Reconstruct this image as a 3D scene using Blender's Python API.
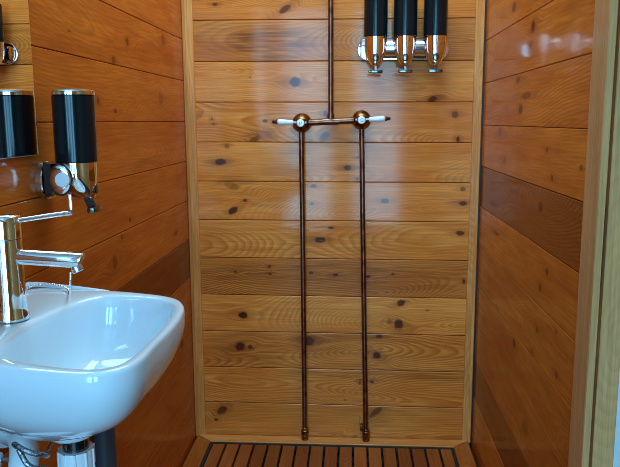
import bpy, bmesh, math, random
from mathutils import Vector, Matrix, Euler

for o in list(bpy.data.objects):
    bpy.data.objects.remove(o)
C = bpy.context.scene.collection
sc = bpy.context.scene
R = math.radians
EYE = 1.02                      # camera height over the tray floor

# ------------------------------------------------------------------ camera
F = 688.98
cd = bpy.data.cameras.new('camera')
cam = bpy.data.objects.new('camera', cd)
C.objects.link(cam)
cd.sensor_fit = 'HORIZONTAL'
cd.sensor_width = 36.0
cd.lens = F * 36.0 / 620.0
cd.clip_start = 0.01
yaw, pit, rol = 0.06383, 0.16214, -0.00559
fw = Vector((-math.sin(yaw) * math.cos(pit), math.cos(yaw) * math.cos(pit), -math.sin(pit)))
rt = Vector((math.cos(yaw), math.sin(yaw), 0))
up = rt.cross(fw)
r2 = rt * math.cos(rol) + up * math.sin(rol)
u2 = -rt * math.sin(rol) + up * math.cos(rol)
m = Matrix((r2, u2, -fw)).transposed().to_4x4()
m.translation = (0, 0, EYE)
cam.matrix_world = m
sc.camera = cam

# ------------------------------------------------------------------ world, daylight, exposure
w = bpy.data.worlds.new('world')
sc.world = w
w.use_nodes = True
bg = w.node_tree.nodes['Background']
bg.inputs[0].default_value = (0.30, 0.63, 1.0, 1)
bg.inputs[1].default_value = 0.35


def area(name, loc, rot, sx, sy, power, col):
    l = bpy.data.lights.new(name, 'AREA')
    l.shape = 'RECTANGLE'
    l.size, l.size_y = sx, sy
    l.energy = power
    l.color = col
    o = bpy.data.objects.new(name, l)
    o.location = loc
    o.rotation_euler = rot
    C.objects.link(o)
    return o


DAY = (0.245, 0.655, 1.02)
# daylight entering through the door opening behind the camera, split around an added post
area('door_daylight', (-0.375, -1.62, 1.02), (R(90), 0, 0), 0.36, 1.70, 21.5, DAY)
area('door_daylight', (0.185, -1.62, 1.02), (R(90), 0, 0), 0.36, 1.70, 21.5, DAY)
# daylight from the translucent roof light over the shower
area('skylight_daylight', (-0.06, 1.45, 2.055), (0, 0, 0), 0.70, 0.84, 16.0, (0.41, 0.68, 0.82))

sc.view_settings.view_transform = 'Standard'
sc.view_settings.look = 'None'
sc.view_settings.gamma = 1
sc.view_settings.use_curve_mapping = False
sc.view_settings.exposure = 0.42
sc.cycles.use_denoising = True
sc.cycles.filter_width = 0.9
sc.cycles.max_bounces = 8
sc.cycles.diffuse_bounces = 4
sc.cycles.glossy_bounces = 5
sc.cycles.caustics_reflective = False
sc.cycles.blur_glossy = 0.5

XL, XLI, XRI, XR, D = -0.4986, -0.4676, 0.3412, 0.3704, 2.05
TOP = 2.06                      # ceiling height

# ------------------------------------------------------------------ node helpers
class NT:
    def __init__(s, tree):
        s.t = tree
        s.n = tree.nodes
        s.l = tree.links

    def new(s, typ, **kw):
        nd = s.n.new(typ)
        for k, v in kw.items():
            setattr(nd, k, v)
        return nd

    def put(s, sock, v):
        if isinstance(v, bpy.types.NodeSocket):
            s.l.new(v, sock)
        else:
            sock.default_value = v

    def math(s, op, a, b=None, c=None):
        nd = s.new('ShaderNodeMath', operation=op)
        s.put(nd.inputs[0], a)
        if b is not None:
            s.put(nd.inputs[1], b)
        if c is not None:
            s.put(nd.inputs[2], c)
        return nd.outputs[0]

    def vec(s, op, a, b=None):
        nd = s.new('ShaderNodeVectorMath', operation=op)
        s.put(nd.inputs[0], a)
        if b is not None:
            s.put(nd.inputs[1], b)
        return nd.outputs[1] if op == 'LENGTH' else nd.outputs[0]

    def maprange(s, v, a, b, c=0.0, d=1.0, smooth=True):
        nd = s.new('ShaderNodeMapRange')
        nd.interpolation_type = 'SMOOTHSTEP' if smooth else 'LINEAR'
        s.put(nd.inputs[0], v)
        for i, x in enumerate((a, b, c, d)):
            s.put(nd.inputs[1 + i], x)
        return nd.outputs[0]

    def noise(s, vec, scale=1.0, detail=2.0, rough=0.5):
        nd = s.new('ShaderNodeTexNoise')
        s.put(nd.inputs['Vector'], vec)
        nd.inputs['Scale'].default_value = scale
        nd.inputs['Detail'].default_value = detail
        nd.inputs['Roughness'].default_value = rough
        return nd.outputs[0]

    def mix(s, f, a, b, mode='MIX'):
        nd = s.new('ShaderNodeMix', data_type='RGBA', blend_type=mode)
        s.put(nd.inputs[0], f)
        s.put(nd.inputs[6], a)
        s.put(nd.inputs[7], b)
        return nd.outputs[2]

    def comb(s, x, y, z):
        nd = s.new('ShaderNodeCombineXYZ')
        for i, v in enumerate((x, y, z)):
            s.put(nd.inputs[i], v)
        return nd.outputs[0]

    def sep(s, v):
        nd = s.new('ShaderNodeSeparateXYZ')
        s.put(nd.inputs[0], v)
        return nd.outputs


def knot_group():
    g = bpy.data.node_groups.new('wood_knot', 'ShaderNodeTree')
    for nm, st in (('P', 'NodeSocketVector'), ('Center', 'NodeSocketVector'), ('Inv', 'NodeSocketVector'),
                   ('Tilt', 'NodeSocketFloat'), ('Dark', 'NodeSocketFloat'), ('V', 'NodeSocketFloat'),
                   ('K', 'NodeSocketFloat'), ('H', 'NodeSocketFloat')):
        g.interface.new_socket(nm, in_out='INPUT', socket_type=st)
    for nm in ('V', 'K', 'H'):
        g.interface.new_socket(nm, in_out='OUTPUT', socket_type='NodeSocketFloat')
    t = NT(g)
    gi = t.new('NodeGroupInput')
    go = t.new('NodeGroupOutput')
    I = gi.outputs
    d = t.vec('SUBTRACT', I['P'], I['Center'])
    ro = t.new('ShaderNodeVectorRotate', rotation_type='Z_AXIS')
    t.put(ro.inputs['Vector'], d)
    t.put(ro.inputs['Angle'], I['Tilt'])
    q = t.vec('LENGTH', t.vec('MULTIPLY', ro.outputs[0], I['Inv']))
    q = t.math('ADD', q, t.math('MULTIPLY_ADD', t.noise(I['P'], 90.0, 2.0), 0.7, -0.35))
    core = t.math('MULTIPLY', t.maprange(q, 0.62, 0.90, 1.0, 0.0), I['Dark'])
    halo = t.math('MULTIPLY', t.math('ADD', t.maprange(q, 0.85, 1.15, 0.55, 0.0), t.maprange(q, 0.8, 2.2, 0.5, 0.0)), I['Dark'])
    # the grain flows round the knot: squeeze the across-grain coordinate towards its centre
    s2 = t.vec('LENGTH', t.vec('MULTIPLY', t.vec('MULTIPLY', ro.outputs[0], I['Inv']), (0.55, 1.0, 0.0)))
    flow = t.maprange(s2, 0.4, 2.8, 0.9, 0.0)
    dz = t.sep(d)[1]
    halo = t.math('MAXIMUM', halo, t.math('MULTIPLY', t.maprange(s2, 0.5, 2.2, 0.62, 0.0), I['Dark']))
    t.put(go.inputs['V'], t.math('SUBTRACT', I['V'], t.math('MULTIPLY', dz, flow)))
    t.put(go.inputs['K'], t.math('MAXIMUM', I['K'], core))
    t.put(go.inputs['H'], t.math('MAXIMUM', I['H'], halo))
    return g


KG = knot_group()


def wood(name, early, late, red, knots=(), knot_col=(0.050, 0.010, 0.0025), ring=150.0, contrast=0.6,
         rough=0.5, coat=0.42, bump=0.085, streak=0.25, patches=()):
    mt = bpy.data.materials.new(name)
    mt.use_nodes = True
    t = NT(mt.node_tree)
    bs = t.n['Principled BSDF']
    ga = t.new('ShaderNodeAttribute', attribute_name='grain').outputs['Vector']
    wa = t.new('ShaderNodeAttribute', attribute_name='wallpos').outputs['Vector']
    ta = t.new('ShaderNodeAttribute', attribute_name='tone').outputs['Vector']
    u, v, sd = t.sep(ga)
    bri, redn, con = t.sep(ta)
    K = 0.0
    H = 0.0
    V = v
    for (ku, kz, ru, rz, tl, dk) in knots:
        nd = t.new('ShaderNodeGroup')
        nd.node_tree = KG
        t.put(nd.inputs['P'], wa)
        nd.inputs['Center'].default_value = (ku, kz, 0)
        nd.inputs['Inv'].default_value = (1 / ru, 1 / rz, 0)
        nd.inputs['Tilt'].default_value = -R(tl)
        nd.inputs['Dark'].default_value = dk
        t.put(nd.inputs['V'], V)
        t.put(nd.inputs['K'], K)
        t.put(nd.inputs['H'], H)
        V, K, H = nd.outputs['V'], nd.outputs['K'], nd.outputs['H']
    s10 = t.math('MULTIPLY', sd, 13.7)
    d0 = t.noise(t.comb(t.math('MULTIPLY', u, 1.1), t.math('MULTIPLY', v, 1.5), s10), 1.0, 1.0)
    d = t.math('MULTIPLY_ADD', d0, 0.50, -0.25)
    off = t.noise(t.comb(s10, t.math('MULTIPLY', u, 0.5), 3.3), 1.0, 0.0)
    h = t.math('ADD', V, t.math('MULTIPLY_ADD', off, 0.36, -0.18))
    wob = t.noise(t.comb(t.math('MULTIPLY', u, 5.0), t.math('MULTIPLY', V, 16.0), s10), 1.0, 2.0)
    rr = t.math('SQRT', t.math('ADD', t.math('MULTIPLY', h, h), t.math('MULTIPLY', d, d)))
    ph = t.math('ADD', t.math('MULTIPLY', rr, ring), t.math('MULTIPLY', wob, 2.2))
    fr = t.math('FRACT', ph)
    rg = t.math('MULTIPLY', t.maprange(fr, 0.15, 0.86), t.maprange(fr, 0.88, 1.0, 1.0, 0.0))
    vary = t.noise(t.comb(t.math('MULTIPLY', u, 2.0), t.math('MULTIPLY', V, 14.0), t.math('ADD', s10, 5.0)), 1.0, 2.0)
    st = t.noise(t.comb(t.math('MULTIPLY', u, 7.0), t.math('MULTIPLY', V, 190.0), s10), 1.0, 3.0)
    blot = t.noise(t.comb(t.math('MULTIPLY', u, 4.0), t.math('MULTIPLY', v, 22.0), t.math('ADD', s10, 9.0)), 1.0, 3.0, 0.6)
    amt = t.math('MULTIPLY', t.math('MULTIPLY', rg, con), t.maprange(vary, 0.3, 0.7, 0.35 * contrast, 1.1 * contrast))
    amt = t.math('MINIMUM', amt, 1.0)
    base = t.mix(redn, early, red)
    late_c = t.mix(redn, late, tuple(0.55 * c for c in red[:3]) + (1,))
    col = t.mix(amt, base, late_c)
    col = t.mix(t.math('MULTIPLY', t.maprange(st, 0.40, 0.70), streak), col, late_c)
    col = t.mix(t.maprange(blot, 0.40, 0.72, 0.0, 0.6), col, red)
    big = t.noise(t.comb(t.math('MULTIPLY', u, 2.6), t.math('MULTIPLY', v, 9.0), t.math('ADD', s10, 21.0)), 1.0, 1.0)
    col = t.mix(t.maprange(big, 0.42, 0.68, 0.0, 0.45), col, red)
    # heartwood stains with a shape of their own
    for (pu, pz, ru, rz, a) in patches:
        q = t.vec('LENGTH', t.vec('MULTIPLY', t.vec('SUBTRACT', wa, (pu, pz, 0)), (1 / ru, 1 / rz, 0)))
        q = t.math('ADD', q, t.math('MULTIPLY_ADD', blot, 0.9, -0.45))
        stf = t.maprange(st, 0.35, 0.65, 0.25, 1.25)
        col = t.mix(t.math('MINIMUM', t.math('MULTIPLY', stf, t.maprange(q, 0.55, 1.25, a, 0.0)), 1.0), col,
                    (0.30, 0.070, 0.010, 1))
    sn = t.new('ShaderNodeVectorMath', operation='SCALE')
    t.put(sn.inputs[0], col)
    fine = t.noise(t.comb(t.math('MULTIPLY', u, 9.0), t.math('MULTIPLY', V, 260.0), s10), 1.0, 2.0, 0.6)
    t.put(sn.inputs['Scale'], t.math('MULTIPLY', bri, t.maprange(fine, 0.3, 0.7, 0.88, 1.13)))
    col = sn.outputs[0]
    if knots:
        col = t.mix(t.math('MULTIPLY', t.math('MULTIPLY', H, 0.9), t.maprange(st, 0.3, 0.7, 0.6, 1.1)), col, (0.30, 0.058, 0.006, 1))
        kc = t.noise(t.comb(t.math('MULTIPLY', u, 60.0), t.math('MULTIPLY', v, 160.0), 0.0), 1.0, 2.0)
        kcol = t.mix(kc, tuple(0.6 * c for c in knot_col) + (1,), tuple(2.0 * c for c in knot_col) + (1,))
        col = t.mix(K, col, kcol)
    t.put(bs.inputs['Base Color'], col)
    t.put(bs.inputs['Roughness'], t.maprange(blot, 0.3, 0.7, rough * 0.8, rough * 1.25))
    bs.inputs['Coat Weight'].default_value = coat
    bs.inputs['Coat Roughness'].default_value = 0.09
    bs.inputs['Specular IOR Level'].default_value = 0.07
    if bump:
        wav = t.noise(t.comb(t.math('MULTIPLY', u, 9.0), t.math('MULTIPLY', v, 45.0), s10), 1.0, 2.0)
        hgt = t.math('ADD', t.math('MULTIPLY', rg, -0.06), t.math('ADD', t.math('MULTIPLY', st, 0.10), t.math('MULTIPLY', wav, 1.6)))
        bp = t.new('ShaderNodeBump')
        bp.inputs['Strength'].default_value = bump
        bp.inputs['Distance'].default_value = 0.002
        t.put(bp.inputs['Height'], hgt)
        t.put(bs.inputs['Normal'], bp.outputs[0])
        t.put(bs.inputs['Coat Normal'], bp.outputs[0])
    return mt


def mat(name, col, rough=0.4, metal=0.0, coat=0.0, trans=0.0, ior=1.5, spots=None, bump=0.0, bscale=200.0, var=0.0):
    mt = bpy.data.materials.new(name)
    mt.use_nodes = True
    t = NT(mt.node_tree)
    bs = t.n['Principled BSDF']
    bs.inputs['Roughness'].default_value = rough
    bs.inputs['Metallic'].default_value = metal
    bs.inputs['Coat Weight'].default_value = coat
    bs.inputs['Transmission Weight'].default_value = trans
    bs.inputs['IOR'].default_value = ior
    c = tuple(col) + (1,)
    tc = t.new('ShaderNodeTexCoord').outputs['Object']
    nz = t.noise(tc, bscale * 0.35, 3.0)
    if spots:
        t.put(bs.inputs['Base Color'], t.mix(t.maprange(nz, 0.38, 0.68), c, tuple(spots) + (1,)))
    else:
        t.put(bs.inputs['Base Color'], t.mix(nz, tuple(x * (1 - var) for x in col) + (1,), tuple(min(1, x * (1 + var)) for x in col) + (1,)))
    if bump:
        bp = t.new('ShaderNodeBump')
        bp.inputs['Strength'].default_value = bump
        bp.inputs['Distance'].default_value = 0.001
        t.put(bp.inputs['Height'], t.noise(tc, bscale, 2.0))
        t.put(bs.inputs['Normal'], bp.outputs[0])
    return mt

KB = [(-0.4029, 1.3534, 0.0088, 0.0061, 0, 0.7), (-0.1994, 1.3375, 0.0231, 0.01, 30, 0.8), (-0.1724, 1.132, 0.019, 0.0157, 0, 0.95), (-0.3045, 1.1475, 0.0035, 0.0029, 0, 0.5), (-0.4205, 1.0269, 0.0045, 0.0044, 0, 0.7), (-0.4164, 1.0122, 0.0045, 0.0035, 0, 0.7), (-0.082, 1.0409, 0.0088, 0.0116, 10, 0.6), (-0.0851, 0.9755, 0.0177, 0.0117, 50, 0.6), (0.2269, 1.0803, 0.0172, 0.0085, 15, 0.8), (0.2923, 1.0357, 0.0115, 0.0114, 0, 0.6), (0.3029, 0.9638, 0.0063, 0.0087, 0, 0.9), (-0.2624, 1.0202, 0.0089, 0.0058, 0, 0.8), (-0.2931, 0.9676, 0.0239, 0.0094, 25, 0.6), (-0.3776, 0.9472, 0.009, 0.0074, 0, 0.4), (-0.3999, 0.8997, 0.0188, 0.0107, 0, 0.9), (-0.3654, 0.8277, 0.0304, 0.0121, -20, 0.3), (-0.3626, 0.7534, 0.0198, 0.011, 25, 0.9), (-0.3269, 0.7839, 0.0073, 0.0061, 20, 0.7), (-0.1198, 0.8278, 0.0105, 0.006, 0, 0.7), (-0.1245, 0.7737, 0.009, 0.0051, 0, 0.7), (-0.0676, 0.7011, 0.012, 0.0049, 0, 0.7), (-0.1008, 0.6642, 0.0197, 0.0098, 0, 0.95), (-0.0185, 0.8822, 0.0133, 0.0083, 0, 0.85), (0.0112, 0.9125, 0.0059, 0.0035, 0, 0.6), (0.0115, 0.8487, 0.0059, 0.0048, 0, 0.7), (0.3217, 0.8191, 0.0102, 0.0077, 0, 0.6), (0.0933, 0.7837, 0.0148, 0.0084, 0, 0.75), (0.323, 0.7764, 0.0146, 0.0083, 0, 0.85), (0.3168, 0.6876, 0.0162, 0.0085, 0, 0.8), (-0.2556, 0.5809, 0.0061, 0.0056, 0, 0.8), (-0.2545, 0.5577, 0.0062, 0.005, 0, 0.8), (-0.3609, 0.5631, 0.0077, 0.005, 0, 0.6), (-0.1286, 0.5619, 0.0092, 0.0056, 0, 0.7), (-0.0537, 0.5564, 0.0106, 0.0056, 0, 0.85), (0.0447, 0.5526, 0.0091, 0.0056, 0, 0.9), (0.1191, 0.561, 0.006, 0.0043, 0, 0.7), (0.333, 0.5394, 0.006, 0.0093, 0, 0.8), (-0.3406, 0.4269, 0.0172, 0.0122, 0, 0.95), (-0.3522, 0.3251, 0.0189, 0.0163, 20, 0.85), (-0.3208, 0.3239, 0.0094, 0.0098, 0, 0.7), (-0.136, 0.3462, 0.0202, 0.0177, 0, 0.85), (0.1455, 0.4714, 0.0151, 0.0107, 25, 0.85), (0.1387, 0.4039, 0.0183, 0.0174, -20, 0.9), (0.1099, 0.4104, 0.0107, 0.0095, 0, 0.4), (0.0799, 0.3645, 0.0138, 0.0077, 0, 0.8), (0.226, 0.4482, 0.003, 0.0031, 0, 0.4), (0.0744, 0.3025, 0.0154, 0.0129, -20, 0.9), (0.0598, 0.2174, 0.0078, 0.0065, 0, 0.7), (0.0732, 0.1179, 0.0312, 0.0106, 40, 0.6), (-0.4146, 0.1138, 0.0225, 0.0135, 40, 0.7), (-0.4348, 0.0813, 0.0065, 0.0051, 0, 0.8), (0.0225, 0.2157, 0.0062, 0.0098, 0, 0.5), (-0.024, 0.1556, 0.0031, 0.0033, 0, 0.3)]
KL = [(1.5363, 1.1934, 0.0097, 0.0108, 0, 0.6), (1.4403, 1.1467, 0.0123, 0.0102, 0, 0.5), (1.3395, 1.0612, 0.0107, 0.0096, 0, 0.6), (1.4369, 1.0425, 0.0099, 0.0052, 0, 0.7), (1.7878, 1.0803, 0.0237, 0.023, 0, 0.35), (1.4961, 0.8034, 0.0103, 0.0066, 0, 0.6), (1.4379, 0.7747, 0.0096, 0.0064, 0, 0.5), (1.387, 0.7302, 0.0179, 0.0187, 15, 0.45), (1.8867, 0.7104, 0.0163, 0.007, 0, 0.6), (1.2184, 1.1774, 0.0088, 0.0026, 0, 0.5), (1.8287, 1.2303, 0.0195, 0.018, 15, 0.4), (1.5675, 0.3618, 0.0157, 0.0097, 0, 0.5), (1.9074, 0.3783, 0.0228, 0.0145, 0, 0.6), (1.7471, 0.5394, 0.019, 0.0105, 0, 0.4)]
KR = [(1.694, 1.2787, 0.026, 0.0138, 0, 0.7), (1.5087, 1.2098, 0.0165, 0.0144, -15, 0.75), (1.5187, 1.1746, 0.0168, 0.0104, 0, 0.5), (1.623, 1.1086, 0.0243, 0.009, 0, 0.7), (1.5422, 1.0703, 0.0527, 0.0085, 0, 0.5), (1.5872, 1.0434, 0.0233, 0.0132, 0, 0.7), (1.7961, 0.9893, 0.0241, 0.0125, 0, 0.5), (1.3583, 0.9621, 0.0103, 0.0066, 0, 0.7), (1.73, 0.9197, 0.0169, 0.0121, 0, 0.5), (1.3153, 0.9118, 0.0104, 0.0074, 0, 0.7), (1.1533, 0.9415, 0.0074, 0.0064, 0, 0.6), (1.3845, 0.8486, 0.0217, 0.0137, 0, 0.95), (1.8436, 0.8367, 0.0515, 0.0052, 0, 0.5), (1.8497, 0.7987, 0.065, 0.0079, 0, 0.6), (1.7973, 0.729, 0.0494, 0.0051, 0, 0.5), (1.3165, 0.7317, 0.0133, 0.0094, 0, 0.7), (1.3597, 0.6916, 0.0142, 0.0098, 0, 0.7), (1.5523, 0.5121, 0.0189, 0.0158, 0, 0.8), (1.366, 0.6011, 0.0145, 0.0079, 0, 0.6), (1.3953, 0.5447, 0.0229, 0.0102, 0, 0.4), (1.2397, 0.6365, 0.0089, 0.0072, 0, 0.5), (1.7498, 0.5434, 0.0357, 0.0051, 0, 0.4), (1.2257, 0.5594, 0.0118, 0.009, 0, 0.5), (1.4217, 0.3651, 0.0322, 0.0211, 0, 0.4)]

# patches of darker heartwood on the back wall: u, z, radius u, radius z, strength
PB = [(-0.235, 1.245, 0.125, 0.055, 0.75), (-0.40, 1.25, 0.10, 0.05, 0.30), (-0.28, 0.975, 0.05, 0.022, 0.45),
      (-0.35, 0.845, 0.06, 0.02, 0.35), (-0.06, 0.56, 0.42, 0.035, 0.45), (-0.33, 0.315, 0.12, 0.06, 0.35),
      (-0.10, 0.345, 0.10, 0.05, 0.3), (0.13, 0.24, 0.30, 0.02, 0.45), (0.08, 0.10, 0.05, 0.03, 0.4),
      (0.10, 0.52, 0.2, 0.02, 0.3), (0.0, 0.36, 0.3, 0.02, 0.25)]
def boards(name, zlo, zhi, *a, knots=(), patches=(), **kw):
    """the wall's wood with the knots that lie on one board"""
    ks = [k for k in knots if zlo - 0.8 * k[3] < k[1] < zhi + 0.8 * k[3]]
    ps = [p for p in patches if zlo - p[3] < p[1] < zhi + p[3]]
    return wood(name, *a, knots=ks, patches=ps, **kw)


A_back = ('varnished_pine_board', (0.95, 0.350, 0.064, 1), (0.56, 0.122, 0.014, 1), (0.70, 0.165, 0.018, 1))
K_back = dict(knots=KB, contrast=0.85, streak=0.42, ring=185.0, patches=PB)
A_left = ('orange_varnished_pine_left', (0.64, 0.155, 0.015, 1), (0.41, 0.078, 0.007, 1), (0.43, 0.076, 0.008, 1))
K_left = dict(knots=KL, contrast=0.6, streak=0.4)
A_right = ('orange_varnished_pine_right', (0.70, 0.205, 0.022, 1), (0.46, 0.098, 0.009, 1), (0.42, 0.082, 0.009, 1))
K_right = dict(knots=KR, contrast=0.7, streak=0.4)
M_batten = wood('pale_pine_batten', (0.86, 0.37, 0.105, 1), (0.62, 0.21, 0.045, 1), (0.66, 0.21, 0.04, 1), ring=110, contrast=0.5, rough=0.35)
M_stud = wood('bare_pine_stud', (0.80, 0.42, 0.17, 1), (0.66, 0.32, 0.12, 1), (0.68, 0.34, 0.13, 1), ring=110, contrast=0.5, rough=0.6, coat=0.0)
M_arch = wood('brown_stained_architrave', (0.60, 0.29, 0.12, 1), (0.47, 0.22, 0.08, 1), (0.50, 0.23, 0.08, 1), ring=200, contrast=0.4, rough=0.45, coat=0.1)
M_slat = wood('oiled_hardwood_slats', (0.46, 0.130, 0.026, 1), (0.26, 0.060, 0.012, 1), (0.26, 0.055, 0.014, 1), ring=260, contrast=0.7, rough=0.38, coat=0.15)
M_frame = wood('orange_pine_border', (0.66, 0.19, 0.03, 1), (0.45, 0.10, 0.015, 1), (0.45, 0.09, 0.012, 1), ring=110, contrast=0.5, rough=0.35)
M_ply = wood('plain_pine_lining', (0.62, 0.26, 0.07, 1), (0.45, 0.16, 0.04, 1), (0.5, 0.17, 0.04, 1), ring=110, contrast=0.4, rough=0.4)

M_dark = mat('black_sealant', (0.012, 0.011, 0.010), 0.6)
M_tray = mat('dark_shower_tray', (0.014, 0.014, 0.016), 0.5, var=0.2)
M_white = mat('white_paint', (0.86, 0.88, 0.88), 0.45, bump=0.05, bscale=60)
M_ceramic = mat('white_glazed_ceramic', (0.77, 0.89, 0.97), 0.07, coat=0.5)
M_plastic = mat('white_plastic', (0.84, 0.88, 0.92), 0.32)
M_grey_plastic = mat('grey_plastic', (0.045, 0.055, 0.07), 0.45)
M_chrome = mat('polished_chrome', (0.86, 0.88, 0.90), 0.05, 1.0)
M_dull = mat('dull_chrome', (0.60, 0.62, 0.64), 0.28, 1.0)
M_black = mat('black_gloss_plastic', (0.006, 0.012, 0.015), 0.16, coat=0.6)
M_tube = mat('black_gloss_tube', (0.002, 0.010, 0.014), 0.15)
M_tube.node_tree.nodes['Principled BSDF'].inputs['Specular IOR Level'].default_value = 0.32
M_mirror = mat('silvered_mirror', (0.88, 0.90, 0.90), 0.004, 1.0)
M_edge = mat('mirror_glass_edge', (0.35, 0.40, 0.40), 0.3)
M_copper = mat('aged_copper', (0.27, 0.125, 0.075), 0.34, 1.0, spots=(0.13, 0.055, 0.034), bscale=120)
M_brass = mat('tarnished_brass', (0.33, 0.15, 0.048), 0.28, 1.0, spots=(0.075, 0.028, 0.012), bscale=190)
M_porcelain = mat('white_porcelain', (0.88, 0.89, 0.88), 0.10, coat=0.5)
M_mark = mat('grey_enamel_mark', (0.16, 0.18, 0.22), 0.4)
M_braid = mat('braided_steel', (0.50, 0.52, 0.54), 0.35, 0.9, spots=(0.12, 0.13, 0.14), bscale=900, bump=0.6)


# ------------------------------------------------------------------ object helpers
def link(name, verts, faces, m, parent=None, smooth=False, attrs=None, mi=None):
    me = bpy.data.meshes.new(name)
    me.from_pydata([tuple(v) for v in verts], [], faces)
    mats = m if isinstance(m, (list, tuple)) else [m]
    for x in mats:
        me.materials.append(x)
    if mi:
        me.polygons.foreach_set('material_index', mi)
    if smooth:
        me.polygons.foreach_set('use_smooth', [True] * len(me.polygons))
    if attrs:
        for k, vals in attrs.items():
            a = me.attributes.new(k, 'FLOAT_VECTOR', 'POINT')
            a.data.foreach_set('vector', [c for v in vals for c in v])
    me.validate()
    me.update()
    o = bpy.data.objects.new(name, me)
    C.objects.link(o)
    if parent:
        o.parent = parent
    return o


def autosmooth(o, ang=35):
    me = o.data
    bm = bmesh.new()
    bm.from_mesh(me)
    bmesh.ops.recalc_face_normals(bm, faces=bm.faces)
    for f in bm.faces:
        f.smooth = True
    for e in bm.edges:
        if len(e.link_faces) == 2 and e.calc_face_angle(0) > R(ang):
            e.smooth = False
    bm.to_mesh(me)
    bm.free()
    return o


class Wood:
    """chamfered wooden boxes that carry grain, wall position and tone"""
    def __init__(s):
        s.v, s.f, s.mi = [], [], []
        s.g, s.w, s.t = [], [], []

    def box(s, lo, hi, axis, bev=0.0015, tone=(1, 0, 1), seed=0.0, wall=(0, 2), slope=None, mi=0):
        bm = bmesh.new()
        bmesh.ops.create_cube(bm, size=1.0)
        for v in bm.verts:
            v.co = Vector([lo[i] + (v.co[i] + 0.5) * (hi[i] - lo[i]) for i in range(3)])
        if bev:
            bmesh.ops.bevel(bm, geom=list(bm.edges), offset=bev, segments=1, affect='EDGES', profile=0.5)
        s.add(bm, axis, tone, seed, wall, slope, mi)

    def prism(s, pts, z0, z1, axis, bev=0.0015, tone=(1, 0, 1), seed=0.0, wall=(0, 1)):
        bm = bmesh.new()
        a = [bm.verts.new((p[0], p[1], z0)) for p in pts]
        b = [bm.verts.new((p[0], p[1], z1)) for p in pts]
        n = len(pts)
        bm.faces.new(list(reversed(a)))
        bm.faces.new(b)
        for i in range(n):
            bm.faces.new((a[i], a[(i + 1) % n], b[(i + 1) % n], b[i]))
        bmesh.ops.recalc_face_normals(bm, faces=bm.faces)
        if bev:
            bmesh.ops.bevel(bm, geom=list(bm.edges), offset=bev, segments=1, affect='EDGES', profile=0.5)
        s.add(bm, axis, tone, seed, wall, None, 0)

    def add(s, bm, axis, tone, seed, wall, slope, mi):
        base = len(s.v)
        oth = [i for i in range(3) if i != axis]
        cs = [sum(v.co[i] for v in bm.verts) / len(bm.verts) for i in range(3)]
        ext = [max(v.co[i] for v in bm.verts) - min(v.co[i] for v in bm.verts) for i in range(3)]
        oth.sort(key=lambda i: -ext[i])
        bm.verts.index_update()
        for v in bm.verts:
            co = v.co.copy()
            gu, gv = co[axis], (co[oth[0]] - cs[oth[0]]) + 0.8 * (co[oth[1]] - cs[oth[1]])
            if slope:
                co.z += slope * (co[axis] - cs[axis])
            s.v.append(co)
            s.g.append((gu, gv, seed))
            s.w.append((co[wall[0]], co[wall[1]], 0.0))
            s.t.append(tone)
        for f in bm.faces:
            s.f.append([base + v.index for v in f.verts])
            s.mi.append(mi)
        bm.free()

    def build(s, name, m, parent=None):
        return link(name, s.v, s.f, m, parent, attrs={'grain': s.g, 'wallpos': s.w, 'tone': s.t}, mi=s.mi)


def struct(o):
    o['kind'] = 'structure'
    return o


def thing(name, label, cat, loc=(0, 0, 0), rotz=0.0, group=None):
    o = bpy.data.objects.new(name, None)
    o.empty_display_size = 0.05
    o.location = loc
    o.rotation_euler = (0, 0, rotz)
    C.objects.link(o)
    tag(o, label, cat, group)
    return o


def tag(o, label, cat, group=None):
    o['label'] = label
    o['category'] = cat
    if group:
        o['group'] = group
    return o


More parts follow.
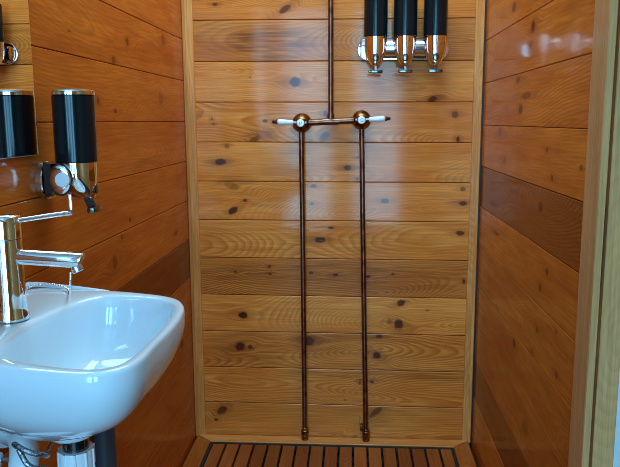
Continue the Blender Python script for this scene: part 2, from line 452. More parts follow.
class MB:
    def __init__(s):
        s.v, s.f = [], []

    def rings(s, rings, cap0=True, cap1=True, closed=True):
        n = len(rings[0])
        b = len(s.v)
        for r in rings:
            s.v += [Vector(p) for p in r]
        for k in range(len(rings) - 1):
            for i in range(n if closed else n - 1):
                j = (i + 1) % n
                s.f.append([b + k * n + i, b + k * n + j, b + (k + 1) * n + j, b + (k + 1) * n + i])
        if cap0:
            s.f.append([b + i for i in reversed(range(n))])
        if cap1:
            s.f.append([b + (len(rings) - 1) * n + i for i in range(n)])
        return s

    def lathe(s, prof, origin=(0, 0, 0), axis=(0, 0, 1), n=40):
        """prof: (radius, height along axis)"""
        ax = Vector(axis).normalized()
        a = ax.orthogonal().normalized()
        b = ax.cross(a)
        o = Vector(origin)
        rs = []
        for r, h in prof:
            rs.append([o + ax * h + (a * math.cos(2 * math.pi * i / n) + b * math.sin(2 * math.pi * i / n)) * max(r, 1e-5) for i in range(n)])
        return s.rings(rs)

    def tube(s, pts, r, n=16):
        pts = [Vector(p) for p in pts]
        rs = []
        t0 = (pts[1] - pts[0]).normalized()
        a = t0.orthogonal().normalized()
        for i, p in enumerate(pts):
            if i == 0:
                t = t0
            elif i == len(pts) - 1:
                t = (pts[i] - pts[i - 1]).normalized()
            else:
                t = ((pts[i + 1] - p).normalized() + (p - pts[i - 1]).normalized()).normalized()
            a = (a - t * a.dot(t)).normalized()
            b = t.cross(a)
            rad = r[i] if isinstance(r, (list, tuple)) else r
            rs.append([p + (a * math.cos(2 * math.pi * k / n) + b * math.sin(2 * math.pi * k / n)) * rad for k in range(n)])
        return s.rings(rs)

    def ball(s, c, r, n=12, sx=1, sy=1, sz=1):
        c = Vector(c)
        rs = []
        for i in range(n + 1):
            th = math.pi * i / n
            rr = max(math.sin(th), 1e-4) * r
            rs.append([c + Vector((rr * math.cos(2 * math.pi * k / (2 * n)) * sx, rr * math.sin(2 * math.pi * k / (2 * n)) * sy, r * math.cos(th) * sz)) for k in range(2 * n)])
        return s.rings(rs, False, False)

    def box(s, lo, hi, bev=0.001):
        bm = bmesh.new()
        bmesh.ops.create_cube(bm, size=1.0)
        for v in bm.verts:
            v.co = Vector([lo[i] + (v.co[i] + 0.5) * (hi[i] - lo[i]) for i in range(3)])
        if bev:
            bmesh.ops.bevel(bm, geom=list(bm.edges), offset=bev, segments=2, affect='EDGES', profile=0.5)
        b = len(s.v)
        bm.verts.index_update()
        s.v += [v.co.copy() for v in bm.verts]
        s.f += [[b + v.index for v in f.verts] for f in bm.faces]
        bm.free()
        return s

    def build(s, name, m, parent=None, ang=35):
        return autosmooth(link(name, s.v, s.f, m, parent), ang)


def spline(pts, n=8, closed=False):
    pts = [Vector(p) for p in pts]
    out = []
    m_ = len(pts)
    for i in range(m_ if closed else m_ - 1):
        if closed:
            p0, p1, p2, p3 = pts[i - 1], pts[i], pts[(i + 1) % m_], pts[(i + 2) % m_]
        else:
            p0, p1, p2, p3 = pts[max(i - 1, 0)], pts[i], pts[i + 1], pts[min(i + 2, m_ - 1)]
        for k in range(n):
            t = k / n
            out.append(0.5 * ((2 * p1) + (p2 - p0) * t + (2 * p0 - 5 * p1 + 4 * p2 - p3) * t * t + (3 * p1 - p0 - 3 * p2 + p3) * t ** 3))
    if not closed:
        out.append(pts[-1])
    return out


rnd = random.Random(7)

# ================================================================== THE SETTING
# floor of the wet room, dark under the duckboard
fl = MB().box((-1.03, -1.70, -0.05), (1.5, D + 0.03, 0.0), 0.0)
struct(fl.build('floor', M_tray))
ce = MB()
ce.box((-1.03, 1.88, TOP), (1.5, D + 0.03, TOP + 0.03), 0)
ce.box((-1.03, -1.70, TOP), (1.5, 1.02, TOP + 0.03), 0)
ce.box((-1.03, 1.02, TOP), (-0.42, 1.88, TOP + 0.03), 0)
ce.box((0.30, 1.02, TOP), (1.5, 1.88, TOP + 0.03), 0)
struct(ce.build('ceiling', M_white))

# back wall: horizontal boards with a fine groove, running very slightly downhill to the right
PITCH = 0.11685
W = Wood()
mats = [M_dark]
SL = -0.0060
zt = EYE + 0.2872
tones = {1: (0.86, 0.10, 0.9), 0: (0.80, 0.30, 1.0), -1: (0.96, 0.0, 0.85), -2: (0.96, 0.12, 0.85), -3: (1.0, 0.04, 0.6),
         -4: (1.06, 0.0, 0.8), -5: (1.02, 0.10, 0.7), -6: (0.86, 0.30, 1.5), -7: (1.08, 0.0, 0.8), -8: (0.98, 0.20, 1.2),
         -9: (1.02, 0.06, 1.4), -10: (0.92, 0.15, 0.9), -11: (0.8, 0.1, 1.0)}
seeds = {0: 3.1, 1: 1.7, -1: 2.2, -2: 5.3, -3: 8.8, -4: 4.4, -5: 6.1, -6: 9.7, -7: 2.9, -8: 7.7, -9: 1.1, -10: 3.9, -11: 5.9}
for k in range(-11, 7):
    top = zt + k * PITCH
    lo_z = max(top - PITCH, -0.02)
    W.box((XL - 0.02, D, lo_z + 0.0008), (XR + 0.05, D + 0.018, top - 0.0008), 0, 0.0016,
          tones.get(k, (0.92, 0.1, 0.9)), seeds.get(k, k * 1.3 + 20), (0, 2), SL, len(mats))
    mats.append(boards(A_back[0], lo_z, top, *A_back[1:], **K_back))
W.box((XL - 0.05, D + 0.012, -0.03), (XR + 0.06, D + 0.03, TOP), 0, 0, (0.05, 0, 0), 0, (0, 2), None, 0)
struct(W.build('wall_back', mats))

# left wall boards, from behind the camera to the back corner
W = Wood()
mats = [M_dark]
for k in range(-9, 9):
    z1 = EYE + 0.0 + (k + 1) * 0.1177
    z0 = max(z1 - 0.1177, -0.02)
    tn = {2: (1.0, 0.0, 0.8), 1: (1.02, 0.0, 0.8), 0: (1.0, 0.05, 0.7), -1: (0.96, 0.05, 0.7), -2: (0.96, 0.1, 0.6), -4: (0.55, 0.85, 1.4), -3: (0.96, 0.12, 0.8)}.get(k, (0.9, 0.2, 0.8))
    W.box((XL - 0.015, -0.90, z0 + 0.0006), (XL, D, z1 - 0.0006), 1, 0.0012, tn, 30 + k * 2.37, (1, 2), None, len(mats))
    mats.append(boards(A_left[0], z0, z1, *A_left[1:], **K_left))
W.box((XL - 0.03, -0.90, -0.03), (XL - 0.011, D + 0.02, TOP), 1, 0, (0.05, 0, 0), 0, (1, 2), None, 0)
struct(W.build('wall_left', mats))

# right wall: a boarded partition that ends short of the camera
W = Wood()
mats = [M_dark]
zs = [EYE + 0.22 + 0.1175 * k for k in range(-11, 8)]
for k, z0 in enumerate(zs):
    kk = k - 11
    tn = {-3: (0.98, 0.0, 1.0), -2: (1.0, 0.05, 1.2), -4: (0.62, 0.75, 1.7), -5: (0.92, 0.1, 0.8), -1: (1.0, 0.05, 1.0), 0: (1.0, 0.05, 0.8),
          -6: (0.9, 0.15, 0.8), -7: (0.86, 0.15, 0.9), -8: (0.84, 0.2, 0.8), -9: (0.6, 0.8, 1.3)}.get(kk, (0.95, 0.1, 0.8))
    a = max(z0, -0.02)
    if z0 + 0.1175 > 0:
        W.box((XR, 1.045, a + 0.0006), (XR + 0.005, D, z0 + 0.1175 - 0.0006), 1, 0.0011, tn, 60 + kk * 3.13, (1, 2), None, len(mats))
        mats.append(boards(A_right[0], z0, z0 + 0.1175, *A_right[1:], **K_right))
W.box((XR + 0.004, 1.055, -0.03), (XR + 0.034, D + 0.02, TOP), 1, 0, (0.05, 0, 0), 0, (1, 2), None, 0)
struct(W.build('wall_right', mats))

# white outer room: short wall beside the partition, left recess, far right wall, wall with the door opening
o = MB().box((XR + 0.0345, 1.13, 0), (1.5, 1.18, TOP), 0)
struct(o.build('wall_right_return', M_white))
W = Wood()
W.box((1.47, -1.70, 0), (1.5, 1.13, TOP), 2, 0, (1, 0, 1), 71)
struct(W.build('wall_far_right', M_ply))
W = Wood()
W.box((-1.0, -0.93, 0), (XL - 0.031, -0.90, TOP), 2, 0, (1, 0, 1), 72)
struct(W.build('wall_left_return', M_white))
W = Wood()
W.box((-1.03, -1.70, 0), (-1.0, -0.90, TOP), 2, 0, (1, 0, 1), 73)
struct(W.build('wall_far_left', M_white))
W = Wood()
W.box((-1.03, -1.70, 0), (-0.56, -1.63, TOP), 2, 0, (1, 0, 1), 1)
W.box((0.37, -1.70, 0), (1.5, -1.63, TOP), 2, 0, (1, 0, 1), 2)
W.box((-0.56, -1.70, 1.88), (0.37, -1.63, TOP), 0, 0, (1, 0, 1), 3)
W.box((-0.19, -1.70, 0), (0.0, -1.63, 1.88), 2, 0, (1, 0, 1), 4)  # added post, keeps the middle of the door's reflection dark
W.box((-0.56, -1.70, 0), (0.37, -1.63, 0.16), 0, 0, (1, 0, 1), 5)
struct(W.build('wall_front', M_ply))

# pale corner battens
W = Wood()
W.box((XL + 0.0005, D - 0.012, 0.03), (XLI, D - 0.0005, TOP), 2, 0.002, (1.0, 0.05, 1), 11, (0, 2))
W.box((XL + 0.0005, D - 0.017, 0.03), (XL + 0.009, D - 0.0115, TOP), 2, 0.0015, (0.82, 0.2, 1), 12, (0, 2))
struct(W.build('trim_1', M_batten))
W = Wood()
W.box((XRI, D - 0.012, 0.03), (XR - 0.005, D - 0.0005, TOP), 2, 0.002, (0.95, 0.05, 1), 13, (0, 2))
W.box((XR - 0.013, D - 0.017, 0.03), (XR - 0.005, D - 0.0115, TOP), 2, 0.0015, (1.05, 0.0, 1), 14, (0, 2))
struct(W.build('trim_2', M_batten))
s = MB().box((XR - 0.0045, D - 0.014, 0.0), (XR - 0.0005, D - 0.0005, TOP), 0)
struct(s.build('trim_5', M_dark))
# brown architrave on the partition's end, and the pale stud behind it
W = Wood()
W.box((XR - 0.011, 1.037, 0.0), (XR - 0.0005, 1.099, TOP), 2, 0.0008, (1, 0, 1), 15, (1, 2))
struct(W.build('trim_3', M_arch))
W = Wood()
W.box((XR - 0.0105, 1.034, 0.0), (XR - 0.0002, 1.0368, TOP), 2, 0.0003, (0.95, 0.0, 0.6), 18, (0, 2))
W.box((XR + 0.006, 1.037, 0.0), (XR + 0.0385, 1.054, TOP), 2, 0.001, (1, 0, 1.2), 16, (0, 2))
struct(W.build('trim_4', M_stud))

# ================================================================== DUCKBOARD
DZ0, DZ1 = 0.008, 0.030
duck = thing('duckboard', 'slatted brown hardwood duckboard covering the shower floor', 'duckboard', (0, 1.6, 0))
DY = -1.6
YB = D - 0.006
FX0, FX1 = XL + 0.006, XR - 0.012
YN = 0.62                       # near end of the board, below the picture
W = Wood()
W.prism([(FX0, YB + DY), (FX1, YB + DY), (FX1 - 0.05, YB - 0.046 + DY), (FX0 + 0.05, YB - 0.046 + DY)], DZ0, DZ1 + 0.004, 0, 0.0012, (0.98, 0.1, 0.9), 21)
W.build('back_border_board', M_batten, duck)
W = Wood()
W.prism([(FX0, YN + DY), (FX0, YB - 0.001 + DY), (FX0 + 0.049, YB - 0.047 + DY), (FX0 + 0.049, YN + DY)], DZ0, DZ1 + 0.003, 1, 0.0012, (0.72, 0.35, 1), 22)
W.build('side_border_board', M_frame, duck)
W = Wood()
W.prism([(FX1, YN + DY), (FX1 - 0.049, YN + DY), (FX1 - 0.049, YB - 0.047 + DY), (FX1, YB - 0.001 + DY)], DZ0, DZ1 + 0.003, 1, 0.0012, (0.80, 0.25, 1), 23)
W.build('side_border_board', M_frame, duck)
W = Wood()
x = -0.4330
i = 0
while x < FX1 - 0.062:
    x1 = min(x + 0.0372, FX1 - 0.0585)
    W.box((x, YN + DY, DZ0), (x1, YB - 0.056 + DY, DZ1), 1, 0.0016,
          (rnd.uniform(0.78, 1.2), rnd.uniform(0, 0.9), 1.0), 40 + i * 1.9, (0, 1))
    x += 0.0438
    i += 1
W.build('slats', M_slat, duck)
for y in (0.75, 1.2, 1.65, 1.95):
    b = MB().box((FX0 + 0.052, y - 0.02 + DY, 0.0), (FX1 - 0.052, y + 0.02 + DY, DZ0), 0)
    b.build('bearer', M_dark, duck)

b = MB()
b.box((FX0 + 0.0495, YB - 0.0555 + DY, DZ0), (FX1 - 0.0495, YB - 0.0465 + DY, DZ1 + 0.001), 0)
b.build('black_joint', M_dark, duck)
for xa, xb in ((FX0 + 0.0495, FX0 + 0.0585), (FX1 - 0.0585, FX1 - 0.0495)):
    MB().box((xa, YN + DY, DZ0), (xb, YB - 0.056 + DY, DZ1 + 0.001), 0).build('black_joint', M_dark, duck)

# ================================================================== MIRROR
mx = XL + 0.0005
mir = thing('mirror', 'frameless wall mirror above the basin reflecting the black dispenser', 'mirror', (mx, 0.7, 0.97))
my0, my1 = 0.30 - 0.7, 1.0585 - 0.7
z0m, z1m = EYE - 0.0508 - 0.97, 1.75 - 0.97
o = MB().box((0, my0, z0m), (0.0045, my1, z1m), 0.0006)
o.build('glass_edge', M_edge, mir)
o = MB()
o.rings([[(0.0048, my0 + 0.0014, z0m + 0.0014), (0.0048, my1 - 0.0014, z0m + 0.0014), (0.0048, my1 - 0.0014, z1m - 0.0014), (0.0048, my0 + 0.0014, z1m - 0.0014)]], False, True)
o.rings([[(0.0046, my0 + 0.0014, z0m + 0.0014), (0.0046, my1 - 0.0014, z0m + 0.0014), (0.0046, my1 - 0.0014, z1m - 0.0014), (0.0046, my0 + 0.0014, z1m - 0.0014)],
         [(0.0048, my0 + 0.0014, z0m + 0.0014), (0.0048, my1 - 0.0014, z0m + 0.0014), (0.0048, my1 - 0.0014, z1m - 0.0014), (0.0048, my0 + 0.0014, z1m - 0.0014)]], True, False)
o.build('reflecting_face', M_mirror, mir, 10)


# ================================================================== SOAP DISPENSERS
def dispenser(label, loc, rotz, xs, x0, x1, nd_cap, kz, ty, bz):
    """local frame: wall at y=0, outward -y, z up, origin at the bracket's middle"""
    t = thing('soap_dispenser', label, 'soap dispenser', loc, rotz)
    rp = 0.0312
    # stadium back plate with a rounded edge
    def stadium(r, y, n=24):
        pts = []
        a, b_ = x0 + rp, x1 - rp
        for i in range(n + 1):
            th = -math.pi / 2 + math.pi * i / n
            pts.append((b_ + r * math.cos(th), y, r * math.sin(th)))
        for i in range(n + 1):
            th = math.pi / 2 + math.pi * i / n
            pts.append((a + r * math.cos(th), y, r * math.sin(th)))
        return pts
    p = MB()
    p.rings([stadium(rp, -0.0003), stadium(rp, -0.0085), stadium(rp - 0.0012, -0.0102), stadium(rp - 0.0030, -0.0108), stadium(0.010, -0.0112)])
    p.build('back_plate', M_chrome, t)
    # black spacer and the chrome mounting bar with flat round ends
    ax0, ax1 = xs[0] - nd_cap, xs[-1] + nd_cap
    q = MB()
    q.rings([[(ax0 + 0.004, -0.0125 - 0.012 * (i in (1, 2)), (-0.026, -0.023, 0.027, 0.030)[i]) for i in range(4)],
             [(ax1 - 0.004, -0.0125 - 0.012 * (i in (1, 2)), (-0.026, -0.023, 0.027, 0.030)[i]) for i in range(4)]])
    q.build('black_spacer', M_black, t)
    bar = MB()
    cy, ry, rz = -0.0410, 0.0188, 0.0255
    def ell(x, k):
        return [(x, cy + (ry * k if math.cos(a) < 0 else ry * k) * math.cos(a), bz + rz * k * math.sin(a)) for a in [2 * math.pi * i / 36 for i in range(36)]]
    bar.rings([ell(ax0 - 0.0022, 0.60), ell(ax0 - 0.0012, 0.84), ell(ax0, 0.90), ell(ax0 + 0.003, 0.90), ell(ax1 - 0.003, 0.90), ell(ax1, 0.90), ell(ax1 + 0.0012, 0.84), ell(ax1 + 0.0022, 0.60)])
    bo = bar.build('mounting_bar', M_chrome, t, 50)
    for e0, e1 in ((ax0 - 0.0002, ax0 + 0.006), (ax1 - 0.006, ax1 + 0.0002)):
        co = MB().rings([ell(e0, 0.91), ell(e0, 1.0), ell(e1, 1.0), ell(e1, 0.91)])
        co.build('black_collar', M_black, bo, 50)
    # white screw caps in the round ends
    for sx, ex in ((-1, ax0), (1, ax1)):
        c = MB().lathe([(0.0118, -0.001), (0.0118, 0.0012), (0.0105, 0.0024), (0.004, 0.003), (0.0001, 0.003)], (ex + sx * 0.002, cy - 0.0040, bz), (sx, 0, 0), 32)
        c.build('screw_cap', M_plastic, bo)
    for x in xs:
        tb = MB().lathe([(0.0315, 0.0285), (0.0328, 0.030), (0.0328, 0.1325), (0.031, 0.1335)], (x, ty, 0), (0, 0, 1), 48)
        ch = tb.build('chamber', M_tube, t)
        lid = MB().lathe([(0.0312, 0.1332), (0.0332, 0.1342), (0.0335, 0.1390), (0.0325, 0.1415), (0.0285, 0.1433), (0.012, 0.1440), (0.0001, 0.1442)], (x, ty, 0), (0, 0, 1), 48)
        lid.build('lid', M_chrome, ch)
        # tapering chrome valve: rings slide forward so that the front stays upright
        vb = MB()
        rs = []
        for (r_, z) in ((0.0308, 0.0287), (0.0312, 0.024), (0.0310, 0.004), (0.0300, -0.008), (0.0272, -0.020), (0.0225, -0.032), (0.0170, -0.042), (0.0105, -0.0490), (0.0035, -0.0510)):
            fwd = (0.0312 - r_) * 0.80
            z = 0.0287 - (0.0287 - z) * kz
            rs.append([(x + r_ * math.cos(a), ty - fwd + r_ * math.sin(a) * 0.98, z) for a in [2 * math.pi * i / 40 for i in range(40)]])
        vb.rings(rs)
        v_ = vb.build('valve', M_chrome, ch, 60)
        # oval push button on the valve's nose
        pb = MB().ball((x, ty - 0.0295, 0.0287 - 0.0580 * kz), 0.0090, 12, 0.95, 0.24, 1.25 * kz)
        pb.build('push_button', M_leverm, v_)
        # dispensing lever: bent stem and a flat cross bar
        zv = 0.0287 - 0.076 * kz
        lv = MB()
        # bent black fin under the valve, seen edge-on from the front
        prof = [(ty + 0.012, zv + 0.005), (ty - 0.014, zv + 0.004), (ty - 0.022, zv - 0.001), (ty - 0.0300, zv - 0.0205), (ty - 0.0290, zv - 0.0222), (ty - 0.0165, zv - 0.0215), (ty - 0.008, zv - 0.002), (ty + 0.012, zv + 0.001)]
        lv.rings([[(x - 0.0028, p[0], p[1]) for p in prof], [(x + 0.0028, p[0], p[1]) for p in prof]])
        le = lv.build('lever', M_black, v_)
        tb_ = MB().box((x - 0.0195, ty - 0.0310, zv - 0.0240), (x + 0.0195, ty - 0.0195, zv - 0.0150), 0.002)
        tb_.build('lever_bar', M_leverm, v_)
    return t


M_leverm = mat('dark_chrome_lever', (0.16, 0.18, 0.19), 0.16, 1.0)
s1 = dispenser('single black and chrome soap dispenser on the left wall beside the mirror', (XL, 1.084, EYE - 0.0920), R(90), [0.0], -0.034, 0.034, 0.034, 0.74, -0.055, 0.003)
t3 = dispenser('triple black and chrome soap dispenser high on the back wall', (0.0, D, EYE + 0.2010), 0.0, [0.0593, 0.1412, 0.2240], 0.0076, 0.2716, 0.018, 1.0, -0.0545, 0.0)
# ================================================================== SHOWER MIXER of exposed copper pipe
ZT_L, ZT_R = EYE - 0.0061, EYE + 0.0014
XT_L, XT_R = -0.152, 0.0214
YP = D - 0.0125
mixer = thing('shower_mixer', 'exposed copper pipe shower mixer with two white lever taps', 'shower mixer', (-0.065, D, EYE))
ox, oy, oz = -0.065, D, EYE


def L(p):
    return (p[0] - ox, p[1] - oy, p[2] - oz)


cb = MB()
cb.tube([L((XT_L + 0.015, 2.014, ZT_L + 0.0006)), L((XT_R - 0.015, 2.014, ZT_R - 0.0006))], 0.0094, 18)
cb.build('cross_pipe', M_copper, mixer)
rp_ = MB()
zc = 0.5 * (ZT_L + ZT_R)
rp_.tube([L((-0.0668, 2.014, zc + 0.004)), L((-0.0668, 2.018, zc + 0.04)), L((-0.0668, 2.022, zc + 0.12)), L((-0.0672, 2.024, TOP - 0.001))], 0.0075, 18)
rp_.build('riser_pipe', M_copper, mixer)
tee = MB().tube([L((-0.088, 2.014, zc)), L((-0.045, 2.014, zc))], 0.0104, 18)
tee.tube([L((-0.0668, 2.014, zc)), L((-0.0668, 2.0155, zc + 0.02))], 0.0098, 18)
tee.build('tee_fitting', M_copper, mixer)
for (xt, ztp, sgn, xf, zf) in ((XT_L, ZT_L, -1, -0.1489, 0.0345), (XT_R, ZT_R, 1, 0.0418, 0.0345)):
    pp = MB().tube([L((xt + 0.001 * sgn, 2.018, ztp - 0.015)), L((xt + (xf - xt) * 0.3, 2.022, ztp - 0.3)), L((xf, 2.024, zf + 0.002))], 0.0075, 18)
    pp.build('supply_pipe', M_copper, mixer)
    tb = MB().lathe([(0.0235, 0.0005), (0.0275, 0.004), (0.0280, 0.022), (0.0272, 0.034), (0.0235, 0.043), (0.0175, 0.050), (0.0125, 0.053), (0.0115, 0.060), (0.006, 0.0615)],
                    L((xt, D, ztp)), (0, -1, 0), 44)
    body = tb.build('tap_body', M_brass, mixer)
    yl = D - 0.064
    hb = MB().lathe([(0.0118, 0.056), (0.0125, 0.060), (0.0125, 0.0685), (0.011, 0.0705)], L((xt, D, ztp)), (0, -1, 0), 28)
    hb.tube([L((xt - sgn * 0.017, yl, ztp)), L((xt + sgn * 0.022, yl, ztp + 0.0006))], 0.0050, 12)
    hub = hb.build('handle_hub', M_leverm, body)
    bt = MB().lathe([(0.0108, 0.0702), (0.0108, 0.0722), (0.0092, 0.0738), (0.003, 0.0745), (0.0001, 0.0745)], L((xt, D, ztp)), (0, -1, 0), 28)
    btn = bt.build('button', M_porcelain, hub)
    mk = MB()
    yb = D - 0.0748
    if sgn < 0:
        for dx in (-0.0026, 0.0026):
            mk.tube([L((xt + dx - 0.001, yb, ztp - 0.004)), L((xt + dx + 0.001, yb, ztp + 0.004))], 0.0007, 6)
        mk.tube([L((xt - 0.0026, yb, ztp)), L((xt + 0.0026, yb, ztp))], 0.0007, 6)
    else:
        mk.tube([L((xt + 0.0042 * math.cos(a), yb, ztp + 0.0042 * math.sin(a))) for a in [R(50 + 260 * i / 14) for i in range(15)]], 0.0007, 6)
    mk.build('button_mark', M_mark, btn)
    hd = MB()
    prof = [(0.0055, 0.0205), (0.0070, 0.0225), (0.0078, 0.034), (0.0090, 0.050), (0.0094, 0.058), (0.0086, 0.064), (0.0055, 0.0665)]
    hd.lathe([(r_, h_) for r_, h_ in prof], L((xt, yl, ztp)), (sgn, 0, 0.045), 24)
    hd.build('lever_handle', M_porcelain, hub)
    tp = MB().lathe([(0.0050, 0.0655), (0.0068, 0.0680), (0.0060, 0.0715), (0.0042, 0.0740), (0.0056, 0.0775), (0.0040, 0.0810), (0.0001, 0.0825)], L((xt, yl, ztp)), (sgn, 0, 0.045), 18)
    tp.build('handle_tip', M_leverm, hub)
    ff = MB().lathe([(0.0085, 0.0), (0.0108, 0.001), (0.0108, 0.012), (0.0090, 0.014), (0.0090, 0.018), (0.0120, 0.0185), (0.0120, 0.030), (0.0092, 0.032), (0.0092, 0.038), (0.0078, 0.039)],
                    L((xf, 2.024, zf)), (0, 0, 1), 6 * 4)
    ff.build('foot_fitting', M_brass, mixer)
# small clip beside the right foot
ck = MB().box(L((0.0235, D - 0.016, 0.060)), L((0.0325, D - 0.0005, 0.080)), 0.002)
ck.build('pipe_clip', M_brass, mixer)

# ================================================================== BASIN
RZ = EYE - 0.2442               # rim height
bx, by = XL + 0.0005, 0.818
basin = thing('basin', 'small white ceramic wall basin with rounded corners', 'basin', (bx, by, RZ))


def outline(pts, cen, n=88):
    """closed smooth outline resampled at equal angles about cen"""
    sp = spline([(p[0], p[1], 0) for p in pts], 14, True)
    out = []
    for i in range(n):
        a = 2 * math.pi * i / n
        dx, dy = math.cos(a), math.sin(a)
        best = None
        for k in range(len(sp)):
            p, q = sp[k], sp[(k + 1) % len(sp)]
            ex, ey = q.x - p.x, q.y - p.y
            den = dx * ey - dy * ex
            if abs(den) < 1e-12:
                continue
            tt = ((p.x - cen[0]) * ey - (p.y - cen[1]) * ex) / den
            ss = ((p.x - cen[0]) * dy - (p.y - cen[1]) * dx) / den
            if tt > 0 and -1e-6 <= ss <= 1 + 1e-6 and (best is None or tt > best):
                best = tt
        out.append((cen[0] + dx * best, cen[1] + dy * best))
    return out


CEN = (-0.335, 0.80)
OUT = outline([(-0.4986, 0.975), (-0.4986, 0.80), (-0.4986, 0.690), (-0.490, 0.674), (-0.468, 0.668), (-0.40, 0.658), (-0.32, 0.638), (-0.262, 0.630), (-0.233, 0.644),
               (-0.2205, 0.674), (-0.2190, 0.73), (-0.2170, 0.79), (-0.2195, 0.850), (-0.229, 0.896), (-0.250, 0.930), (-0.289, 0.951), (-0.36, 0.974), (-0.44, 0.991), (-0.478, 0.999), (-0.492, 0.995)], CEN)
BOWL = outline([(-0.402, 0.80), (-0.399, 0.73), (-0.390, 0.690), (-0.362, 0.673), (-0.31, 0.655), (-0.262, 0.647), (-0.239, 0.661), (-0.232, 0.70), (-0.2295, 0.78), (-0.2325, 0.845), (-0.243, 0.893),
                (-0.264, 0.921), (-0.30, 0.936), (-0.345, 0.940), (-0.372, 0.922), (-0.392, 0.870)], CEN)
DR = (-0.345, 0.80)             # drain


def shrink(pts, kx, ky, z, wallfix=True, c=(XL, 0.815)):
    return [(c[0] + (p[0] - c[0]) * kx - bx, c[1] + (p[1] - c[1]) * ky - by, z) for p in pts]


def blend(a, b, k, z):
    return [(p[0] + (q[0] - p[0]) * k - bx, p[1] + (q[1] - p[1]) * k - by, z) for p, q in zip(a, b)]


def toward(pts, c, k, z):
    return [(c[0] + (p[0] - c[0]) * k - bx, c[1] + (p[1] - c[1]) * k - by, z) for p in pts]


rs = []
for kx, ky, z in ((0.28, 0.12, -0.1460), (0.42, 0.24, -0.1420), (0.56, 0.39, -0.1300), (0.70, 0.54, -0.1130), (0.825, 0.71, -0.0950), (0.918, 0.855, -0.0750),
                  (0.965, 0.935, -0.0525), (0.993, 0.982, -0.0330), (1.0, 1.0, -0.0190), (0.9985, 0.999, -0.0105)):
    ring = shrink(OUT, kx, ky, z)
    # the underside rises towards the wall
    rs.append([(p[0], p[1], p[2] * (0.84 + 0.16 * min(1.0, max(0.0, p[0] / 0.13))) if z < -0.03 else p[2]) for p in ring])
rs.append(blend(OUT, BOWL, 0.02, -0.0045))
rs.append(blend(OUT, BOWL, 0.14, -0.0012))
rs.append(blend(OUT, BOWL, 0.35, 0.0))
rs.append(blend(OUT, BOWL, 0.75, -0.0003))
rs.append(blend(OUT, BOWL, 0.95, -0.0012))
for k, z in ((0.985, -0.0045), (0.955, -0.014), (0.92, -0.030), (0.87, -0.050), (0.79, -0.070), (0.66, -0.085), (0.48, -0.093), (0.28, -0.0965), (0.14, -0.0975)):
    rs.append(toward(BOWL, (DR[0], DR[1]), k, z))
bb = MB()
bb.rings(rs)
bo = bb.build('bowl', M_ceramic, basin, 80)
sm = bo.modifiers.new('smooth', 'SUBSURF')
sm.levels = sm.render_levels = 1
# raised lip round the tap deck along the wall and the far end
lp = MB()
lpts = spline([(-0.4940 - bx, 0.700 - by, -0.001), (-0.4945 - bx, 0.80 - by, 0.0004), (-0.4940 - bx, 0.975 - by, 0.001), (-0.486 - bx, 0.9895 - by, 0.0012), (-0.470 - bx, 0.9925 - by, 0.0004),
               (-0.44 - bx, 0.9855 - by, -0.0008), (-0.40 - bx, 0.9775 - by, -0.0018), (-0.36 - bx, 0.9690 - by, -0.0035)], 8)
lp.tube(lpts, [0.0042] * (len(lpts) - 16) + [0.0042 - 0.0016 * i / 15 for i in range(16)], 12)
lp.build('deck_lip', M_ceramic, basin, 60)
dr = MB().lathe([(0.019, 0.0), (0.019, 0.0015), (0.015, 0.0025), (0.0001, 0.0022)], (DR[0] - bx, DR[1] - by, -0.0972), (0, 0, 1), 32)
dr.build('drain_ring', M_chrome, basin)
bs_ = MB().lathe([(0.034, 0.012), (0.036, 0.000), (0.034, -0.006), (0.029, -0.0115), (0.024, -0.0140)], (-0.363 - bx, 0.818 - by, -0.1425), (0, 0, 1), 40)
bs_.build('outlet_boss', M_ceramic, basin)

# ================================================================== BASIN TAP
fx, fy = -0.4300, 0.815
tapz = RZ + 0.0004
tap = thing('basin_tap', 'chrome single lever mixer tap standing on the white basin', 'tap', (fx, fy, tapz))
b = MB().lathe([(0.0225, 0.0), (0.0228, 0.003), (0.0215, 0.006), (0.0205, 0.016), (0.0194, 0.030), (0.0192, 0.102)], (0, 0, 0), (0, 0, 1), 48)
b.build('body', M_chrome, tap)
b = MB().lathe([(0.0184, 0.1022), (0.0194, 0.1030), (0.0194, 0.1290), (0.0180, 0.1310), (0.0140, 0.1325), (0.0001, 0.1330)], (0, 0, 0), (0, 0, 1), 48)
cap = b.build('lever_cap', M_chrome, tap)
b = MB().tube([(0.015, 0, 0.1243), (0.060, 0.001, 0.1310), (0.0865, 0.001, 0.1345)], 0.0030, 14)
b.box((0.0815, -0.001, 0.1320), (0.0872, 0.0025, 0.157), 0.001)
b.build('lever', M_chrome, cap)
sp_ = MB()
a0, a1 = Vector((0.008, 0.0, 0.0800)), Vector((0.1000, -0.003, 0.0755))
dirv = (a1 - a0).normalized()
n_ = 28
rr_ = []
for tt, cut in ((0.0, 0), (0.5, 0), (0.97, 0), (1.0, 1)):
    cc = a0 + (a1 - a0) * tt
    e1 = Vector((0, 1, 0))
    e2 = dirv.cross(e1).normalized()
    if e2.z < 0:
        e2 = -e2
    ring_ = []
    for k in range(n_):
        th = 2 * math.pi * k / n_
        rad = 0.0098 if tt < 1 else 0.0092
        p = cc + e1 * rad * math.cos(th) + e2 * rad * math.sin(th)
        if tt > 0.9:
            p -= dirv * (0.008 * (0.5 - 0.5 * math.sin(th)))
        ring_.append(p)
    rr_.append(ring_)
sp_.rings(rr_)
spt = sp_.build('spout', M_chrome, tap, 40)
ae = MB().lathe([(0.0062, 0.0), (0.0072, 0.003), (0.0072, 0.0085), (0.005, 0.0095)], (a1.x - 0.012, a1.y, a1.z - 0.0055), (0.45, 0, -1), 24)
ae.build('aerator', M_dull, spt)

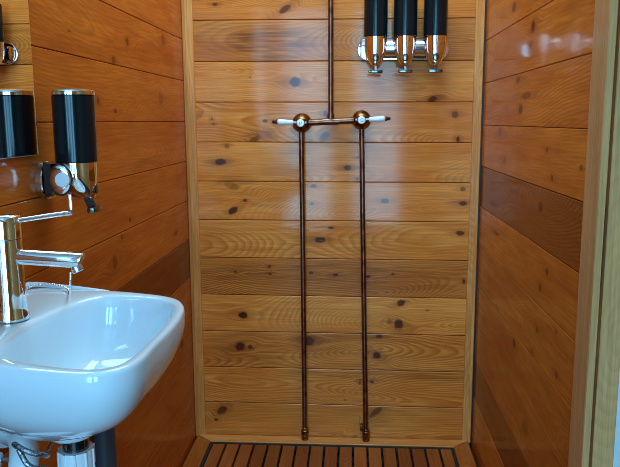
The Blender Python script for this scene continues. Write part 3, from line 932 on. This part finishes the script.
# ball chain: falls from under the spout and loops back along the deck
ch = MB()
path = spline([(-0.3500, 0.815, RZ + 0.0590), (-0.3570, 0.828, RZ + 0.042), (-0.372, 0.862, RZ + 0.022), (-0.392, 0.905, RZ + 0.0085), (-0.412, 0.948, RZ + 0.0045), (-0.430, 0.968, RZ + 0.0045), (-0.452, 0.976, RZ + 0.0060),
               (-0.470, 0.972, RZ + 0.0055), (-0.478, 0.955, RZ + 0.003), (-0.470, 0.930, RZ + 0.0025), (-0.458, 0.90, RZ + 0.0025)], 60)
acc, last = 0.0, path[0]
ch.ball(path[0], 0.0017, 6)
for p in path[1:]:
    acc += (p - last).length
    last = p
    if acc >= 0.0042:
        ch.ball(p, 0.0017, 6)
        acc = 0.0
o = ch.build('plug_chain', M_chrome)
tag(o, 'thin chrome ball chain hanging beside the tap spout onto the basin', 'chain')

# ================================================================== PLUMBING UNDER THE BASIN
tx, ty_ = -0.3605, 0.822
trap = thing('bottle_trap', 'white plastic bottle trap with ribbed cup below the basin', 'trap', (tx, ty_, 0.42))
zb = RZ - 0.1615 - 0.42
t_ = MB().lathe([(0.0165, zb + 0.001), (0.0165, zb - 0.030)], (0, 0, 0), (0, 0, 1), 32)
t_.build('tailpiece', M_leverm, trap)
n1 = MB().lathe([(0.0165, zb - 0.014), (0.0222, zb - 0.014), (0.0226, zb - 0.016), (0.0226, zb - 0.040), (0.0205, zb - 0.042), (0.0205, zb - 0.050), (0.0235, zb - 0.052), (0.0235, zb - 0.120), (0.030, zb - 0.124), (0.030, zb - 0.165), (0.024, zb - 0.18), (0.0001, zb - 0.18)], (0, 0, 0), (0, 0, 1), 36)
for k in range(10):
    th = 2 * math.pi * k / 10
    n1.tube([(0.0226 * math.cos(th), 0.0226 * math.sin(th), zb - 0.014), (0.0226 * math.cos(th), 0.0226 * math.sin(th), zb - 0.040)], 0.0017, 8)
n1.build('cup', M_plastic, trap)
wp = MB().tube(spline([(-0.018, 0.0, zb - 0.085), (-0.030, 0.0, zb - 0.085), (-0.040, 0.0, zb - 0.085)], 5), 0.013, 18)
wp.build('outlet_arm', M_plastic, trap)
# large white elbow
el = MB()
el.tube(spline([(-0.482, 0.870, RZ - 0.176), (-0.450, 0.850, RZ - 0.1745), (-0.430, 0.822, RZ - 0.177), (-0.4215, 0.800, RZ - 0.195), (-0.4215, 0.797, RZ - 0.23), (-0.4215, 0.797, RZ - 0.33)], 8), 0.0185, 24)
el.tube([(-0.4975, 0.878, RZ - 0.177), (-0.476, 0.866, RZ - 0.177)], 0.0225, 24)
o = el.build('waste_elbow', M_plastic)
tag(o, 'white plastic waste pipe elbow bending down under the basin', 'pipe')
# braided hoses
for nm, lab, pts in (('supply_hose', 'braided steel hose sagging under the basin in front of the white elbow',
                      [(-0.4105, 0.766, RZ - 0.1470), (-0.4050, 0.752, RZ - 0.1375), (-0.3898, 0.7450, RZ - 0.1410), (-0.3770, 0.748, RZ - 0.1470), (-0.3720, 0.762, RZ - 0.156), (-0.3800, 0.782, RZ - 0.166), (-0.3935, 0.81, RZ - 0.176), (-0.4000, 0.89, RZ - 0.19), (-0.42, 0.945, RZ - 0.36)]),
                     ('supply_hose', 'lower braided steel hose curving between the white elbow and the trap',
                      [(-0.4075, 0.765, RZ - 0.150), (-0.396, 0.760, RZ - 0.166), (-0.3855, 0.762, RZ - 0.174), (-0.3790, 0.769, RZ - 0.177), (-0.3830, 0.782, RZ - 0.185), (-0.3945, 0.80, RZ - 0.194), (-0.3965, 0.85, RZ - 0.240), (-0.41, 0.89, RZ - 0.29), (-0.45, 0.92, RZ - 0.38)])):
    h = MB().tube(spline(pts, 8), 0.0034, 12)
    o = h.build(nm, M_braid)
    tag(o, lab, 'hose', 'braided hoses under the basin')
# stop valve on the wall at the left, and a dark waste pipe behind the trap
sv = thing('stop_valve', 'small white stop valve at the wall beside the waste elbow', 'valve', (XL + 0.0005, 0.80, RZ - 0.184))
MB().lathe([(0.011, 0.0), (0.011, 0.004), (0.007, 0.006), (0.007, 0.03), (0.010, 0.031), (0.010, 0.046), (0.004, 0.048)], (0, 0, 0), (1, 0, 0), 24).build('valve_body', M_plastic, sv)
MB().lathe([(0.004, 0.046), (0.004, 0.060), (0.006, 0.061), (0.006, 0.068), (0.002, 0.070)], (0, 0, 0), (1, 0, 0), 16).build('spindle', M_chrome, sv)
dp = MB().tube([(-0.4770, 1.22, 0.034), (-0.4770, 1.22, RZ - 0.245), (-0.4770, 1.22, RZ - 0.235)], 0.0205, 24)
o = dp.build('waste_pipe', M_grey_plastic)
tag(o, 'dark grey vertical waste pipe against the left wall behind the basin', 'pipe')
